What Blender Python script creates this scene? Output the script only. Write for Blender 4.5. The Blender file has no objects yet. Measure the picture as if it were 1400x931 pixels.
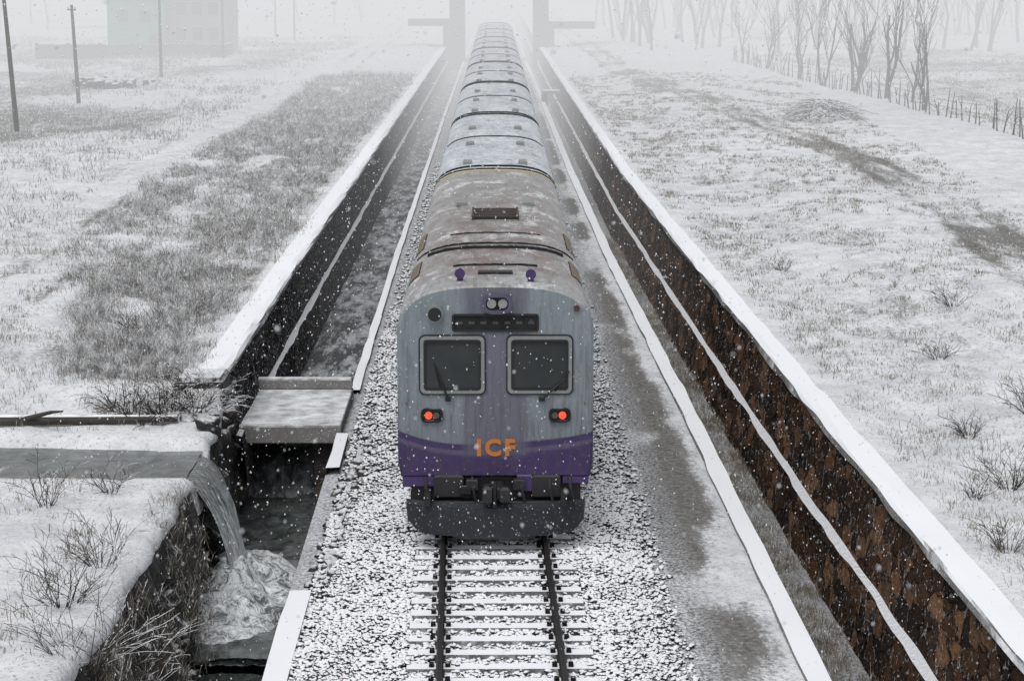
import bpy, math, random
import numpy as np
random.seed(7); rng=np.random.default_rng(11)
scene=bpy.context.scene
col=scene.collection
scene.view_settings.view_transform='Standard'
scene.view_settings.look='None'
scene.view_settings.exposure=0

# ------------------------------------------------------------ helpers
def link(o,parent=None):
    col.objects.link(o)
    if parent is not None: o.parent=parent
    return o
def empty(name):
    e=bpy.data.objects.new(name,None); e.empty_display_size=.3
    return link(e)
def mk(name,verts,faces,mat=None,parent=None,smooth=False):
    me=bpy.data.meshes.new(name)
    if isinstance(verts,np.ndarray) and isinstance(faces,np.ndarray):
        n=len(verts); m,k=faces.shape
        me.vertices.add(n); me.vertices.foreach_set('co',verts.astype(np.float32).ravel())
        me.loops.add(m*k); me.loops.foreach_set('vertex_index',faces.astype(np.int32).ravel())
        me.polygons.add(m); me.polygons.foreach_set('loop_start',np.arange(0,m*k,k,dtype=np.int32))
        me.polygons.foreach_set('loop_total',np.full(m,k,dtype=np.int32))
        me.update(calc_edges=True)
    else:
        me.from_pydata([tuple(v) for v in verts],[],[tuple(f) for f in faces]); me.update()
    if mat: me.materials.append(mat)
    if smooth: me.polygons.foreach_set('use_smooth',np.ones(len(me.polygons),dtype=bool))
    me.validate()
    return link(bpy.data.objects.new(name,me),parent)
class MB:
    def __init__(s): s.v=[]; s.f=[]
    def add(s,v,f):
        b=len(s.v); s.v+=[tuple(p) for p in v]; s.f+=[tuple(i+b for i in q) for q in f]
    def box(s,x0,x1,y0,y1,z0,z1,bev=0.0):
        if bev<=0:
            s.add([(x0,y0,z0),(x1,y0,z0),(x1,y1,z0),(x0,y1,z0),(x0,y0,z1),(x1,y0,z1),(x1,y1,z1),(x0,y1,z1)],
             [(0,3,2,1),(4,5,6,7),(0,1,5,4),(1,2,6,5),(2,3,7,6),(3,0,4,7)])
        else:
            b=bev
            def ring(i,z): return [(x0+i,y0+i,z),(x1-i,y0+i,z),(x1-i,y1-i,z),(x0+i,y1-i,z)]
            v=ring(b,z0)+ring(0,z0+b)+ring(0,z1-b)+ring(b,z1)
            f=[(0,3,2,1),(12,13,14,15)]
            for r in range(3):
                for k in range(4):
                    a=r*4+k;c=r*4+(k+1)%4; f.append((a,c,c+4,a+4))
            s.add(v,f)
    def tube(s,pts,rad,n=6,caps=True):
        pts=[np.array(p,float) for p in pts]
        v=[];f=[]
        for i,p in enumerate(pts):
            d=pts[min(i+1,len(pts)-1)]-pts[max(i-1,0)]
            d=d/(np.linalg.norm(d)+1e-9)
            u=np.cross(d,(0,0,1) if abs(d[2])<.9 else (1,0,0)); u/=np.linalg.norm(u)+1e-9
            w=np.cross(d,u)
            r=rad[i] if hasattr(rad,'__len__') else rad
            for k in range(n):
                a=2*math.pi*k/n
                v.append(p+r*(math.cos(a)*u+math.sin(a)*w))
        for i in range(len(pts)-1):
            for k in range(n):
                a=i*n+k;b=i*n+(k+1)%n
                f.append((a,b,b+n,a+n))
        if caps:
            f.append(tuple(range(n))[::-1]); f.append(tuple((len(pts)-1)*n+k for k in range(n)))
        s.add(v,f)
    def out(s,name,mat,parent=None,smooth=False): return mk(name,s.v,s.f,mat,parent,smooth)

def interp(t):
    xs=[a for a,b in t]; ys=[b for a,b in t]
    return lambda y: np.interp(y,xs,ys)
_lat=rng.random((256,256))
def vn(x,y,seed=0):
    x=np.asarray(x,float)+seed*17.3; y=np.asarray(y,float)+seed*9.1
    xi=np.floor(x).astype(int); yi=np.floor(y).astype(int); fx=x-xi; fy=y-yi
    fx=fx*fx*(3-2*fx); fy=fy*fy*(3-2*fy)
    g=lambda a,b:_lat[a%256,b%256]
    return (g(xi,yi)*(1-fx)+g(xi+1,yi)*fx)*(1-fy)+(g(xi,yi+1)*(1-fx)+g(xi+1,yi+1)*fx)*fy
def fbm(x,y,seed=0,o=4):
    s=0;a=.5
    for i in range(o):
        s=s+a*vn(np.asarray(x)*2**i,np.asarray(y)*2**i,seed+i); a*=.5
    return s
def sst(a,b,x):
    t=np.clip((np.asarray(x,float)-a)/(b-a),0,1); return t*t*(3-2*t)

# ------------------------------------------------------------ node helpers
class M:
    def __init__(s,name):
        s.m=bpy.data.materials.new(name); s.m.use_nodes=True
        s.t=s.m.node_tree; s.n=s.t.nodes; s.n.clear()
        s.o=s.n.new('ShaderNodeOutputMaterial')
        s.p=s.n.new('ShaderNodeBsdfPrincipled')
        s.t.links.new(s.p.outputs[0],s.o.inputs[0])
        s.pos=s.n.new('ShaderNodeNewGeometry')
    def _in(s,sock,v):
        if hasattr(v,'is_linked') or hasattr(v,'links'): s.t.links.new(v,sock)
        elif isinstance(v,tuple) and len(v)==3 and sock.type=='RGBA': sock.default_value=(*v,1)
        else: sock.default_value=v
    def set(s,k,v): s._in(s.p.inputs[k],v)
    def matte(s): s.p.inputs['Roughness'].default_value=1; s.p.inputs['Specular IOR Level'].default_value=0
    def P(s): return s.pos.outputs['Position']
    def NZ(s):
        x=s.n.new('ShaderNodeSeparateXYZ'); s.t.links.new(s.pos.outputs['Normal'],x.inputs[0]); return x.outputs[2]
    def xyz(s):
        x=s.n.new('ShaderNodeSeparateXYZ'); s.t.links.new(s.P(),x.inputs[0]); return x.outputs
    def sc(s,v3,vec=None):
        x=s.n.new('ShaderNodeVectorMath'); x.operation='MULTIPLY'; s.t.links.new(vec if vec is not None else s.P(),x.inputs[0]); x.inputs[1].default_value=v3; return x.outputs[0]
    def warp(s,scale,amp,v3=(1,1,1)):
        n=s.n.new('ShaderNodeTexNoise'); n.inputs['Scale'].default_value=scale; n.inputs['Detail'].default_value=2
        s.t.links.new(s.P(),n.inputs['Vector'])
        a=s.n.new('ShaderNodeVectorMath'); a.operation='MULTIPLY_ADD'; s.t.links.new(n.outputs['Color'],a.inputs[0]); a.inputs[1].default_value=(amp,)*3
        s.t.links.new(s.P(),a.inputs[2]); return s.sc(v3,a.outputs[0])
    def noise(s,scale,detail=4,rough=.6,vec=None,dist=0):
        x=s.n.new('ShaderNodeTexNoise'); x.inputs['Scale'].default_value=scale; x.inputs['Detail'].default_value=min(detail,4)
        x.inputs['Roughness'].default_value=rough; x.inputs['Distortion'].default_value=dist
        s.t.links.new(vec if vec is not None else s.P(),x.inputs['Vector']); return x.outputs[0]
    def vor(s,scale,feature='F1',vec=None,out='Distance'):
        x=s.n.new('ShaderNodeTexVoronoi'); x.feature=feature; x.inputs['Scale'].default_value=scale
        s.t.links.new(vec if vec is not None else s.P(),x.inputs['Vector']); return x.outputs[out]
    def math(s,op,a,b=0.0,c=None):
        x=s.n.new('ShaderNodeMath'); x.operation=op; s._in(x.inputs[0],a); s._in(x.inputs[1],b)
        if c is not None: s._in(x.inputs[2],c)
        return x.outputs[0]
    def mr(s,v,a,b,c=0.0,d=1.0):
        x=s.n.new('ShaderNodeMapRange'); s._in(x.inputs[0],v); x.inputs[1].default_value=a; x.inputs[2].default_value=b
        x.inputs[3].default_value=c; x.inputs[4].default_value=d; return x.outputs[0]
    def mix(s,f,a,b):
        x=s.n.new('ShaderNodeMix'); x.data_type='RGBA'; s._in(x.inputs[0],f); s._in(x.inputs[6],a); s._in(x.inputs[7],b); return x.outputs[2]
    def attr(s,name):
        x=s.n.new('ShaderNodeAttribute'); x.attribute_name=name
        y=s.n.new('ShaderNodeSeparateColor'); s.t.links.new(x.outputs['Color'],y.inputs[0]); return y.outputs
    def bump(s,h,strength=.5,dist=.05):
        x=s.n.new('ShaderNodeBump'); x.inputs['Strength'].default_value=strength; x.inputs['Distance'].default_value=dist
        s._in(x.inputs['Height'],h); s.t.links.new(x.outputs[0],s.p.inputs['Normal'])
SNOW=(.85,.86,.88)
def snowed(name,colf,lo=.35,hi=.65,specks=0.0,rough=.85,bump=None,nscale=6.,namp=.6,spscale=30.):
    m=M(name); c=colf(m)
    k=m.math('ADD',m.NZ(),m.math('MULTIPLY',m.math('SUBTRACT',m.noise(nscale,3),.5),namp))
    f=m.mr(k,lo,hi)
    if specks>0:
        sp=m.mr(m.noise(spscale,3,.7),.64-.15*specks,.70-.15*specks)
        big=m.mr(m.noise(.8,3),.35,.65,.35,1)
        f=m.math('MAXIMUM',f,m.math('MULTIPLY',sp,m.math('MULTIPLY',big,.8)))
    m.set('Base Color',m.mix(f,c,SNOW)); m.set('Roughness',rough)
    if rough>.8: m.matte()
    if bump: bump(m)
    return m.m

def c_concrete(m): return m.mix(m.noise(3,5),(.13,.125,.12),(.30,.29,.28))
def c_dark(m): return m.mix(m.noise(5,4),(.006,.006,.008),(.026,.024,.027))
MAT={}
MAT['concrete']=snowed('snowy_concrete',c_concrete,.60,1.25,.3,nscale=2.5,namp=1.3)
MAT['coping']=snowed('snow_coping',c_concrete,.2,.5,.6,nscale=2.5,namp=.7)
def c_stone(v1,v2,v3,scale,mort=.5,dirt=.75):
    def f(m):
        w=m.warp(1.6,.45,(1,.75,1.5))
        r=m.vor(scale,out='Color',vec=w)
        sp=m.n.new('ShaderNodeSeparateColor'); m.t.links.new(r,sp.inputs[0])
        c=m.mix(sp.outputs[0],v1,v2); c=m.mix(m.mr(sp.outputs[1],.62,.8),c,v3)
        c=m.mix(m.mr(m.noise(7,5,.75),.38,.62,0,dirt),c,(.014,.012,.011))
        c=m.mix(m.mr(m.noise(.5,4),.45,.65,0,.6),c,(.022,.021,.020))
        e=m.vor(scale,'DISTANCE_TO_EDGE',vec=w)
        c=m.mix(m.mr(e,.0,.08,.95,0),c,(.007,.006,.006))
        j=m.math('MULTIPLY',m.mr(e,.01,.05,1,0),m.mr(m.noise(5,4,.8),.52,.60,0,mort))
        return m.mix(j,c,(.50,.51,.53))
    return f
def b_stone(scale):
    def f(m): m.bump(m.noise(6,5,.75),1,.16)
    return f
MAT['stoneR']=snowed('brown_rubble_stone',c_stone((.125,.070,.040),(.038,.031,.027),(.27,.155,.09),2.1,.7,.55),.45,.7,.12,bump=b_stone(2.6),spscale=11,nscale=9,namp=1.0)
MAT['stoneL']=snowed('grey_rubble_stone',c_stone((.060,.056,.053),(.11,.107,.103),(.03,.026,.024),2.4,.8),.40,.7,.40,bump=b_stone(2.6),spscale=12,nscale=9,namp=1.0)
MAT['rock']=snowed('dark_wet_rock',c_stone((.024,.020,.016),(.048,.040,.032),(.10,.075,.055),2.0,.25),.62,.9,.05,rough=.55,bump=b_stone(2.0),spscale=10,nscale=8,namp=1.0)
MAT['ballast']=snowed('snowy_ballast',lambda m:m.mix(m.noise(8,3),(.012,.012,.012),(.09,.085,.08)),.36,.56,0,nscale=1.4,namp=1.5)
MAT['sleeper']=snowed('snowy_concrete_sleeper',lambda m:m.mix(m.noise(6,3),(.06,.06,.06),(.2,.2,.2)),.1,.85,.3,nscale=9,namp=1.2)
MAT['rail']=snowed('rail_steel',lambda m:m.mix(m.noise(6,3),(.006,.005,.005),(.018,.015,.013)),1.35,1.5,0,rough=.5,nscale=14,namp=1.2)
MAT['clip']=snowed('fastening_iron',c_dark,1.0,1.3)
MAT['bark']=snowed('bark',lambda m:m.mix(m.noise(4,3),(.05,.045,.04),(.12,.11,.10)),.45,.8)
MAT['twig']=snowed('twig_bark',lambda m:m.mix(m.noise(4,3),(.028,.024,.020),(.10,.085,.07)),.55,.95,.0,nscale=10,namp=1.0)
MAT['wood']=snowed('weathered_wood',lambda m:m.mix(m.noise(4,3),(.04,.036,.032),(.11,.10,.09)),.6,.95)
MAT['dark']=snowed('dark_underframe',c_dark,1.2,1.6,.0,rough=.6,spscale=40)
MAT['plough']=snowed('plough_plate',lambda m:m.mix(m.noise(3,5,.7,vec=m.sc((3,1,.6))),(.004,.005,.008),(.020,.021,.030)),1.2,1.6,.02,rough=.6,spscale=22)
MAT['rub']=snowed('bellows_rubber',lambda m:m.mix(m.noise(5,4),(.015,.015,.017),(.045,.045,.045)),.95,1.4)
def plain(name,c1,c2,sc=5,rough=.6,metal=0):
    m=M(name); m.set('Base Color',m.mix(m.noise(sc,4),c1,c2)); m.set('Roughness',rough); m.set('Metallic',metal); return m.m
MAT['rust']=plain('rusty_steel',(.030,.015,.011),(.10,.055,.038),7,.8)
MAT['cream']=plain('cream_paint',(.34,.30,.20),(.50,.44,.31),5,.6)
MAT['slat']=plain('faded_louvre',(.14,.105,.07),(.27,.22,.16),9,.7)
MAT['lensoff']=plain('unlit_lens',(.05,.04,.04),(.12,.11,.11),9,.2)
MAT['purple']=plain('purple_paint',(.035,.018,.085),(.07,.038,.135),5,.4)
MAT['orange']=plain('orange_lettering',(.38,.12,.02),(.54,.19,.035),9,.6)
MAT['glass']=plain('windscreen_glass',(.018,.022,.023),(.050,.056,.056),1.6,.12)
MAT['gasket']=plain('window_surround',(.15,.165,.16),(.26,.28,.27),14,.5)
MAT['black']=plain('black_rubber',(.006,.006,.006),(.016,.016,.016),8,.6)
MAT['chrome']=plain('lamp_reflector',(.35,.36,.36),(.6,.6,.6),20,.2,.6)
m=M('red_tail_lamp'); m.set('Base Color',(.8,.03,.01)); m.p.inputs['Emission Color'].default_value=(1,.07,.02,1); m.p.inputs['Emission Strength'].default_value=1.3; MAT['red']=m.m

# ground
m=M('snowy_ground'); a=m.attr('mask')
fine=m.noise(8,4,.82); mid=m.noise(.9,4,.75); big=m.noise(.22,2,.6)
streak=m.noise(1.0,4,.8,vec=m.sc((2.2,.5,1)))
snow=m.mix(m.mr(mid,.34,.60),(.64,.65,.67),(.85,.855,.87))
dirtc=m.mix(m.mr(fine,.35,.65),(.05,.045,.040),(.28,.27,.25))
f=m.math('ADD',m.math('MULTIPLY',fine,.55),m.math('MULTIPLY',streak,.45))
f=m.math('ADD',f,m.math('SUBTRACT',m.math('MULTIPLY',a[0],.36),.20))
df=m.mr(f,.42,.56,0,.92)
c=m.mix(df,snow,dirtc)
spn=m.noise(12,4,.95)
spk=m.math('MULTIPLY',m.mr(spn,.565,.605),m.mr(big,.34,.58,.35,1))
c=m.mix(m.math('MULTIPLY',spk,m.mr(a[0],0,.3,.75,.9)),c,(.13,.12,.105))
bs=m.mr(m.noise(17,4,.85),.44,.56)
bc=m.mix(bs,(.045,.045,.045),(.80,.81,.83))
c=m.mix(a[1],c,bc)
wc=m.mix(m.mr(streak,.44,.60),(.085,.09,.09),(.42,.43,.445))
c=m.mix(a[2],c,wc)
m.set('Base Color',c); m.matte()
m.bump(m.math('ADD',m.math('MULTIPLY',fine,.7),mid),.7,.16)
MAT['ground']=m.m

def water(name,c1,c2,r,bs=.3):
    m=M(name); n=m.noise(2.2,5,.65,vec=m.sc((1.4,.8,1)),dist=.6)
    m.set('Base Color',m.mix(m.mr(n,.35,.7),c1,c2)); m.set('Roughness',r); m.bump(m.noise(5,5,.6,dist=.5),bs,.08); return m.m
MAT['water']=water('grey_green_water',(.026,.032,.030),(.11,.125,.12),.18)
MAT['stream']=water('stream_water',(.07,.08,.075),(.19,.205,.195),.3)
m=M('falling_water'); n=m.noise(3,5,.75,vec=m.sc((3.5,9,.6)),dist=.3); z_=m.xyz()[2]
lowz=m.mr(z_,-2.1,.3,.22,-.04)
m.set('Base Color',m.mix(m.mr(m.math('ADD',n,lowz),.42,.66),(.10,.115,.105),(.74,.77,.78))); m.set('Roughness',.35); m.bump(n,.9,.12); MAT['fall']=m.m
m=M('white_foam'); n=m.noise(2.6,5,.85,dist=1.2)
m.set('Base Color',m.mix(m.mr(n,.39,.52),(.12,.14,.135),(.84,.87,.88))); m.set('Roughness',.5); m.bump(n,1,.2); MAT['foam']=m.m

# ------------------------------------------------------------ layout functions
wl=interp([(0,-5.9),(43.5,-5.83),(67,-5.83),(230,-5.33),(1600,-5.3)])
wr=interp([(0,7.0),(25,6.66),(40.5,6.28),(60,5.9),(89,5.4),(174,5.0),(230,4.86),(1600,4.8)])
cr=interp([(0,4.95),(25,4.85),(47,4.62),(74,4.2),(108,3.95),(160,3.8),(230,3.5),(1600,3.5)])
cl=interp([(0,-3.3),(27,-3.35),(50,-3.5),(74,-3.6),(150,-3.6),(230,-3.45),(1600,-3.45)])
tcx=interp([(0,.35),(20,.2),(27,.10),(35,-.03),(60,0),(1600,0)])
flz=lambda Y: -1.4-1.3*(1-sst(44.5,47,Y))
def left_base(Y): return .42+.58*sst(40.2,45,Y)
def gz(X,Y):
    X=np.asarray(X,float);Y=np.asarray(Y,float)
    n=(fbm(X*.25,Y*.12,3)-.47)*.7+(fbm(X*1.1,Y*.8,5)-.47)*.30
    L=X<0
    d=np.where(L,wl(Y)-X,X-wr(Y))
    amp=sst(.3,2.5,d)*np.where(L&(Y<46),.55,1)
    z=np.where(L,left_base(Y),1.0)+n*amp
    z=z+np.where(L,0,.25*sst(2,7,d)*(1-sst(9,14,d)))
    sc=39.0+.35*np.sin(X*.35)
    t=1-sst(1.15,1.7,np.abs(Y-sc))
    z=np.where(L&(Y<45),z*(1-t)+(-.15)*t,z)
    return z
def bz(X,Y):
    x=np.asarray(X)-tcx(Y)
    a=np.abs(x)
    return np.where(a<1.55,-.17,-.17-.33*sst(1.55,2.9,a))

rows=list(np.arange(14,62,.22)); y=62
while y<1500: 
    y*=1.012; rows.append(y)
rows=np.array(rows)
offs=[0,.12,.3,.5,.7]; s=.2
while offs[-1]<700:
    offs.append(offs[-1]+s); s*=1.042
offs=np.array(offs)
nR=len(rows); cols=[];masks=[]
Y=rows
def band_mask(x,Y):
    return sst(-12.6+1.2*(vn(Y*.1,0*Y,2)-.5)*4,-9.6,x)*sst(43,50,Y)*(1-sst(150,200,Y))*(1-sst(-6.9,-6.5,x))
for o in offs[::-1]:
    x=wl(Y)-.03-o; z=gz(x,Y)
    if o<.6: z=left_base(Y)-.02 if o<.4 else z; z=np.where((np.abs(Y-39)<1.75)&(Y<45),gz(x,Y),z)
    cols.append((x,z))
    band=band_mask(x,Y)
    far=sst(17,20,-x)*.55*sst(.42,.6,fbm(x*.08,Y*.05,9))
    wv_=.4*np.sin(Y*.05)
    tr=np.exp(-((x+11.9-wv_)/.3)**2)+np.exp(-((x+13.8-wv_)/.3)**2)+.7*np.exp(-((x+15.4-1.5*wv_)/.3)**2)
    bare=.62*band*(.35+.65*sst(.35,.6,fbm(x*.8,Y*.35,4)))+far*.95+.6*tr*sst(.3,.55,fbm(x*.3,Y*.1,33))+.2*sst(.4,.65,fbm(x*.3,Y*.15,8))
    bare=bare*sst(.5,.9,o+0*Y)
    masks.append((bare,0*Y,0*Y))
def addc(x,z,b=0,g=0,w=0): cols.append((x+0*Y,z+0*Y)); masks.append((b+0*Y,g+0*Y,w+0*Y))
for t in (0,.25,.5,.75,1):
    x=(wl(Y)+.0)*(1-t)+(cl(Y)-.03)*t
    addc(x,flz(Y)+(.06*(fbm(x*2,Y*.7,6)-.5)),0,0,1)
addc(cl(Y)-.02,-.58,0,.4)
addc(cl(Y)+.4,-.55,0,1)
for xb in np.arange(-2.8,2.95,.23): addc(xb+tcx(Y),bz(xb+tcx(Y),Y)-.03,0,1)
for t in (0.15,.3,.45,.6,.75,.9):
    x=2.9*(1-t)+(cr(Y)-.45)*t
    st=.35+.65*sst(.30,.55,fbm(x*.5,Y*.22,12)); st=st*(1-.6*sst(.6,.95,t+0*Y))
    addc(x,-.52+.03*(fbm(x*2,Y,2)-.5),1.15*st,.55*(1-sst(.15,.5,t+0*Y)))
addc(cr(Y)-.2,-.56); addc(cr(Y)-.02,-.58)
for t in (0,.2,.4,.6,.8,1):
    x=(cr(Y)+.0)*(1-t)+(wr(Y)-.0)*t
    addc(x,-1.4+.16*(fbm(x*2,Y*.9,6)-.5),.7,.45,.5*sst(.35,.55,fbm(x*.7,Y*.12,21)))
for o in offs:
    x=wr(Y)+.03+o; z=gz(x,Y)
    if o<.4: z=0*Y+.98
    cols.append((x,z))
    pc=np.interp(Y,[40,60,72,95,130,174,300],[13.6,15,16.3,16.2,13.5,10.4,9.5])
    path=np.exp(-((x-pc)/1.7)**4)*(.35+.65*sst(.36,.56,fbm(x*.35,Y*.12,15)))
    tr=np.exp(-((x-pc+.8)/.25)**2)+np.exp(-((x-pc-.8)/.25)**2)
    slope=sst(.8,1.6,o+0*Y)*(1-sst(4.5,7,o+0*Y))*sst(30,50,Y)*(1-sst(120,170,Y))
    bare=.55*path+.35*tr+.32*slope*sst(.3,.6,fbm(x*.4,Y*.2,14))+.22*sst(.4,.65,fbm(x*.4,Y*.2,18))+.5*sst(27,33,x)*sst(.4,.6,fbm(x*.1,Y*.05,19))
    bare=bare*sst(.5,.9,o+0*Y)
    masks.append((bare,0*Y,0*Y))
nC=len(cols)
V=np.zeros((nR,nC,3)); K=np.zeros((nR,nC,4)); K[...,3]=1
for j,(x,z) in enumerate(cols):
    V[:,j,0]=x; V[:,j,1]=Y; V[:,j,2]=z
    for c_ in range(3): K[:,j,c_]=masks[j][c_]
i,j=np.meshgrid(np.arange(nR-1),np.arange(nC-1),indexing='ij')
a_=(i*nC+j).ravel()
F=np.stack([a_,a_+1,a_+nC+1,a_+nC],1)
g=mk('ground',V.reshape(-1,3),F,MAT['ground'],smooth=True)
at=g.data.color_attributes.new('mask','FLOAT_COLOR','POINT'); at.data.foreach_set('color',K.reshape(-1,4).ravel().astype(np.float32))

# ------------------------------------------------------------ lofted strips
def loft(name,ys,prof,mat,parent=None,jit=0,closed=False,smooth=False,fr=.7):
    P=[];n=None
    for y in ys:
        p=prof(y); n=len(p)
        for k,(x,z) in enumerate(p):
            dx=dz=0
            if jit: 
                dx=(vn(y*fr,k*5.3+z*2)-.5)*jit; dz=(vn(y*fr+40,k*3.1)-.5)*jit
            P.append((x+dx,y,z+dz))
    f=[]
    for r in range(len(ys)-1):
        for k in range(n-1+(1 if closed else 0)):
            k2=(k+1)%n
            f.append((r*n+k,r*n+k2,(r+1)*n+k2,(r+1)*n+k))
    if closed:
        f.append(tuple(range(n))[::-1]); f.append(tuple((len(ys)-1)*n+k for k in range(n)))
    return mk(name,P,f,mat,parent,smooth)
ysf=list(np.arange(14,62,.25))+list(np.geomspace(62.2,900,120))
def subd(p,n):
    out=[]
    for a,b in zip(p[:-1],p[1:]):
        for k in range(n): out.append((a[0]+(b[0]-a[0])*k/n,a[1]+(b[1]-a[1])*k/n))
    return out+[p[-1]]
W=empty('stone_retaining_wall')
def pr(y):
    t=wr(y); b=t-.62
    g_=.10+.10*float(fbm(y*.8,4,61))
    return subd([(b,-1.5),(b+.36-g_,-.45)],3)+[(b+.36,-.41)]+subd([(b+.38,-.39),(t,.97)],4)[1:]
loft('stone_face',ysf,pr,MAT['stoneR'],W,jit=.06,smooth=False)
loft('coping',ysf,lambda y:[(wr(y)-.06,.90),(wr(y)-.06,1.02),(wr(y)-.02,1.05),(wr(y)+.12,1.07),(wr(y)+.45,1.05),(wr(y)+.5,.92)],MAT['coping'],W,jit=.07)
W2=empty('stone_retaining_wall')
ysl=[44.2]+[y for y in ysf if y>=45]
def pl(y):
    t=wl(y); b=t+.5
    g_=.08+.10*float(fbm(y*.8,4,62))
    return (subd([(b,-1.5),(b-.26+g_,-.35)],3)+[(b-.27,-.31)]+subd([(b-.29,-.29),(t,.97)],4)[1:])[::-1]
loft('stone_face',ysl,pl,MAT['stoneL'],W2,jit=.06)
loft('coping',ysl,lambda y:[(wl(y)-.7,.90),(wl(y)-.6,1.04),(wl(y)-.1,1.08),(wl(y)+.03,1.05),(wl(y)+.06,1.0),(wl(y)+.06,.90)],MAT['coping'],W2,jit=.06)
ysn=list(np.arange(14,45.0,.12))
botw=lambda y: np.interp(y,[14,27,33,40,46],[1.7,1.25,.75,.45,.45])
BK=empty('stone_bank_wall')
P=[];PL=[];n=0
for y in ysn:
    t=float(wl(y)); st=abs(y-39)<1.75
    top=float(gz(t-.5,y)) if st else float(left_base(y))
    e=.45*float(fbm(y*.55,3,77))+.05*float(vn(y*4,1,3)); bot=t+botw(y)
    e*=1-float(sst(41,44,y))
    PL.append([(t-1.0,y,float(gz(t-1.0,y))-.05),(t-.7,y,top+.02+.06*float(vn(y*1.5,1,6))),(t-.25,y,top+.05),(t+e*.6,y,top+.04+.05*float(vn(y*2.5,2,6))),(t+e,y,top-.02),(t+e+.06,y,top-.09-.1*float(vn(y*3,2,8))),(t+e-.04,y,top-.22)])
    pts=[(t+e-.06,top-.06)]
    for k in range(1,11):
        q=k/10; x=(t+e-.04)*(1-q)+bot*q; z=(top-.15)*(1-q)-2.75*q
        j=.6*(float(fbm(y*1.3,k*1.1,80))-.47)+.26*(float(vn(y*4,k*3.7,9))-.5)
        pts.append((x+j,z+.25*(float(vn(y*2.3,k*2.1,5))-.5)))
    n=len(pts); P+=[(x,y,z) for x,z in pts]
f=[(r*n+k,r*n+k+1,(r+1)*n+k+1,(r+1)*n+k) for r in range(len(ysn)-1) for k in range(n-1)]
mk('rock_face',P,f,MAT['rock'],BK)
f=[(r*7+k,r*7+k+1,(r+1)*7+k+1,(r+1)*7+k) for r in range(len(ysn)-1) for k in range(6)]
mk('snow_lip',[p for q in PL for p in q],f,MAT['ground'],BK,smooth=True)
def curb(name,ys,xin,xout,zt,jit=.05):
    return loft(name,ys,lambda y:[(xin(y),-1.6 if abs(xin(y))>abs(xout(y)) else -.7),(xin(y),zt),(xout(y),zt),(xout(y),-.7 if abs(xin(y))>abs(xout(y)) else -1.6)],MAT['coping'],jit=jit)
curb('concrete_curb',ysf,lambda y:cr(y)-.34,lambda y:cr(y),-.47)
curb('concrete_curb',list(np.arange(14,33.6,.4)),lambda y:cl(y),lambda y:cl(y)+.36,-.45)
curb('concrete_curb',[41.6,42,43,44,44.7],lambda y:cl(y),lambda y:cl(y)+.25,-.40)
curb('concrete_curb',[y for y in ysf if y>49.6],lambda y:cl(y),lambda y:cl(y)+.20,-.47)
ysb=list(np.arange(33.2,45.1,.15)); P=[]
for y in ysb:
    w_=sst(33.2,35,y)*(1-sst(43,45,y))
    for k in range(9):
        q=k/8; x=-2.75-(.45+.5*float(fbm(y*.8,1,90))*w_)*q-(.28*q*q); z=-.46-.12*q-1.9*max(0,q-.28)/.72
        P.append((x+.14*(float(vn(y*3,k*2.7,3))-.5),y,z+.12*(float(vn(y*2.2,k*3.3,7))-.5)))
f=[(r*9+k,r*9+k+1,(r+1)*9+k+1,(r+1)*9+k)[::-1] for r in range(len(ysb)-1) for k in range(8)]
mk('eroded_bank',P,f,MAT['rock'])

def sheet(name,x0,x1,y0,y1,z,mat,n=30,amp=.03):
    xs=np.linspace(x0,x1,n); ys=np.linspace(y0,y1,n*2)
    X,Yy=np.meshgrid(xs,ys); Z=z+amp*(fbm(X*2,Yy*2,31)-.5)*2
    v=np.stack([X.ravel(),Yy.ravel(),Z.ravel()],1)
    i,j=np.meshgrid(np.arange(n*2-1),np.arange(n-1),indexing='ij'); a=(i*n+j).ravel()
    return mk(name,v,np.stack([a,a+1,a+n+1,a+n],1),mat,smooth=True)
sheet('pool_water',-6.2,-3.3,34.5,46.3,-2.05,MAT['water'],40,.12)
sheet('drain_water',-6.2,-3.3,14,34.6,-2.35,MAT['water'],40,.10)
sheet('stream_water',-60,-5.75,37.0,41.0,.26,MAT['stream'],70,.035)
wv=[];nu=26;nt_=30
for t in np.linspace(0,1,nt_):
    for u in np.linspace(-1,1,nu):
        x=-5.85+1.05*t**.7+.09*t*(float(vn(u*6,t*3,4))-.5)*3
        y=38.9+u*(1.15-.10*t)-.25*t+.06*math.sin(t*9+u*4)
        z=.28-2.4*t**1.8-.05*abs(u)
        x+= .14*(1-u*u)
        wv.append((x,y,z))
wf=[(r*nu+k,r*nu+k+1,(r+1)*nu+k+1,(r+1)*nu+k) for r in range(nt_-1) for k in range(nu-1)]
mk('waterfall',wv,wf,MAT['fall'],smooth=True)
nx=46;ny=120
xs=np.linspace(-5.75,-3.5,nx); ys=np.linspace(34.6,41.4,ny); X,Yy=np.meshgrid(xs,ys)
R=np.sqrt(((X+4.95)/1.3)**2+((Yy-38.2)/2.9)**2)
Z=-2.16+.66*np.clip(1.15-R,0,1)*(.25+1.5*fbm(X*2.6,Yy*2.2,40))+.10*fbm(X*7,Yy*6,41)-.10*sst(.9,1.25,R)
i,j=np.meshgrid(np.arange(ny-1),np.arange(nx-1),indexing='ij'); a=(i*nx+j).ravel()
mk('water_foam',np.stack([X.ravel(),Yy.ravel(),Z.ravel()],1),np.stack([a,a+1,a+nx+1,a+nx],1),MAT['foam'],smooth=True)

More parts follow.
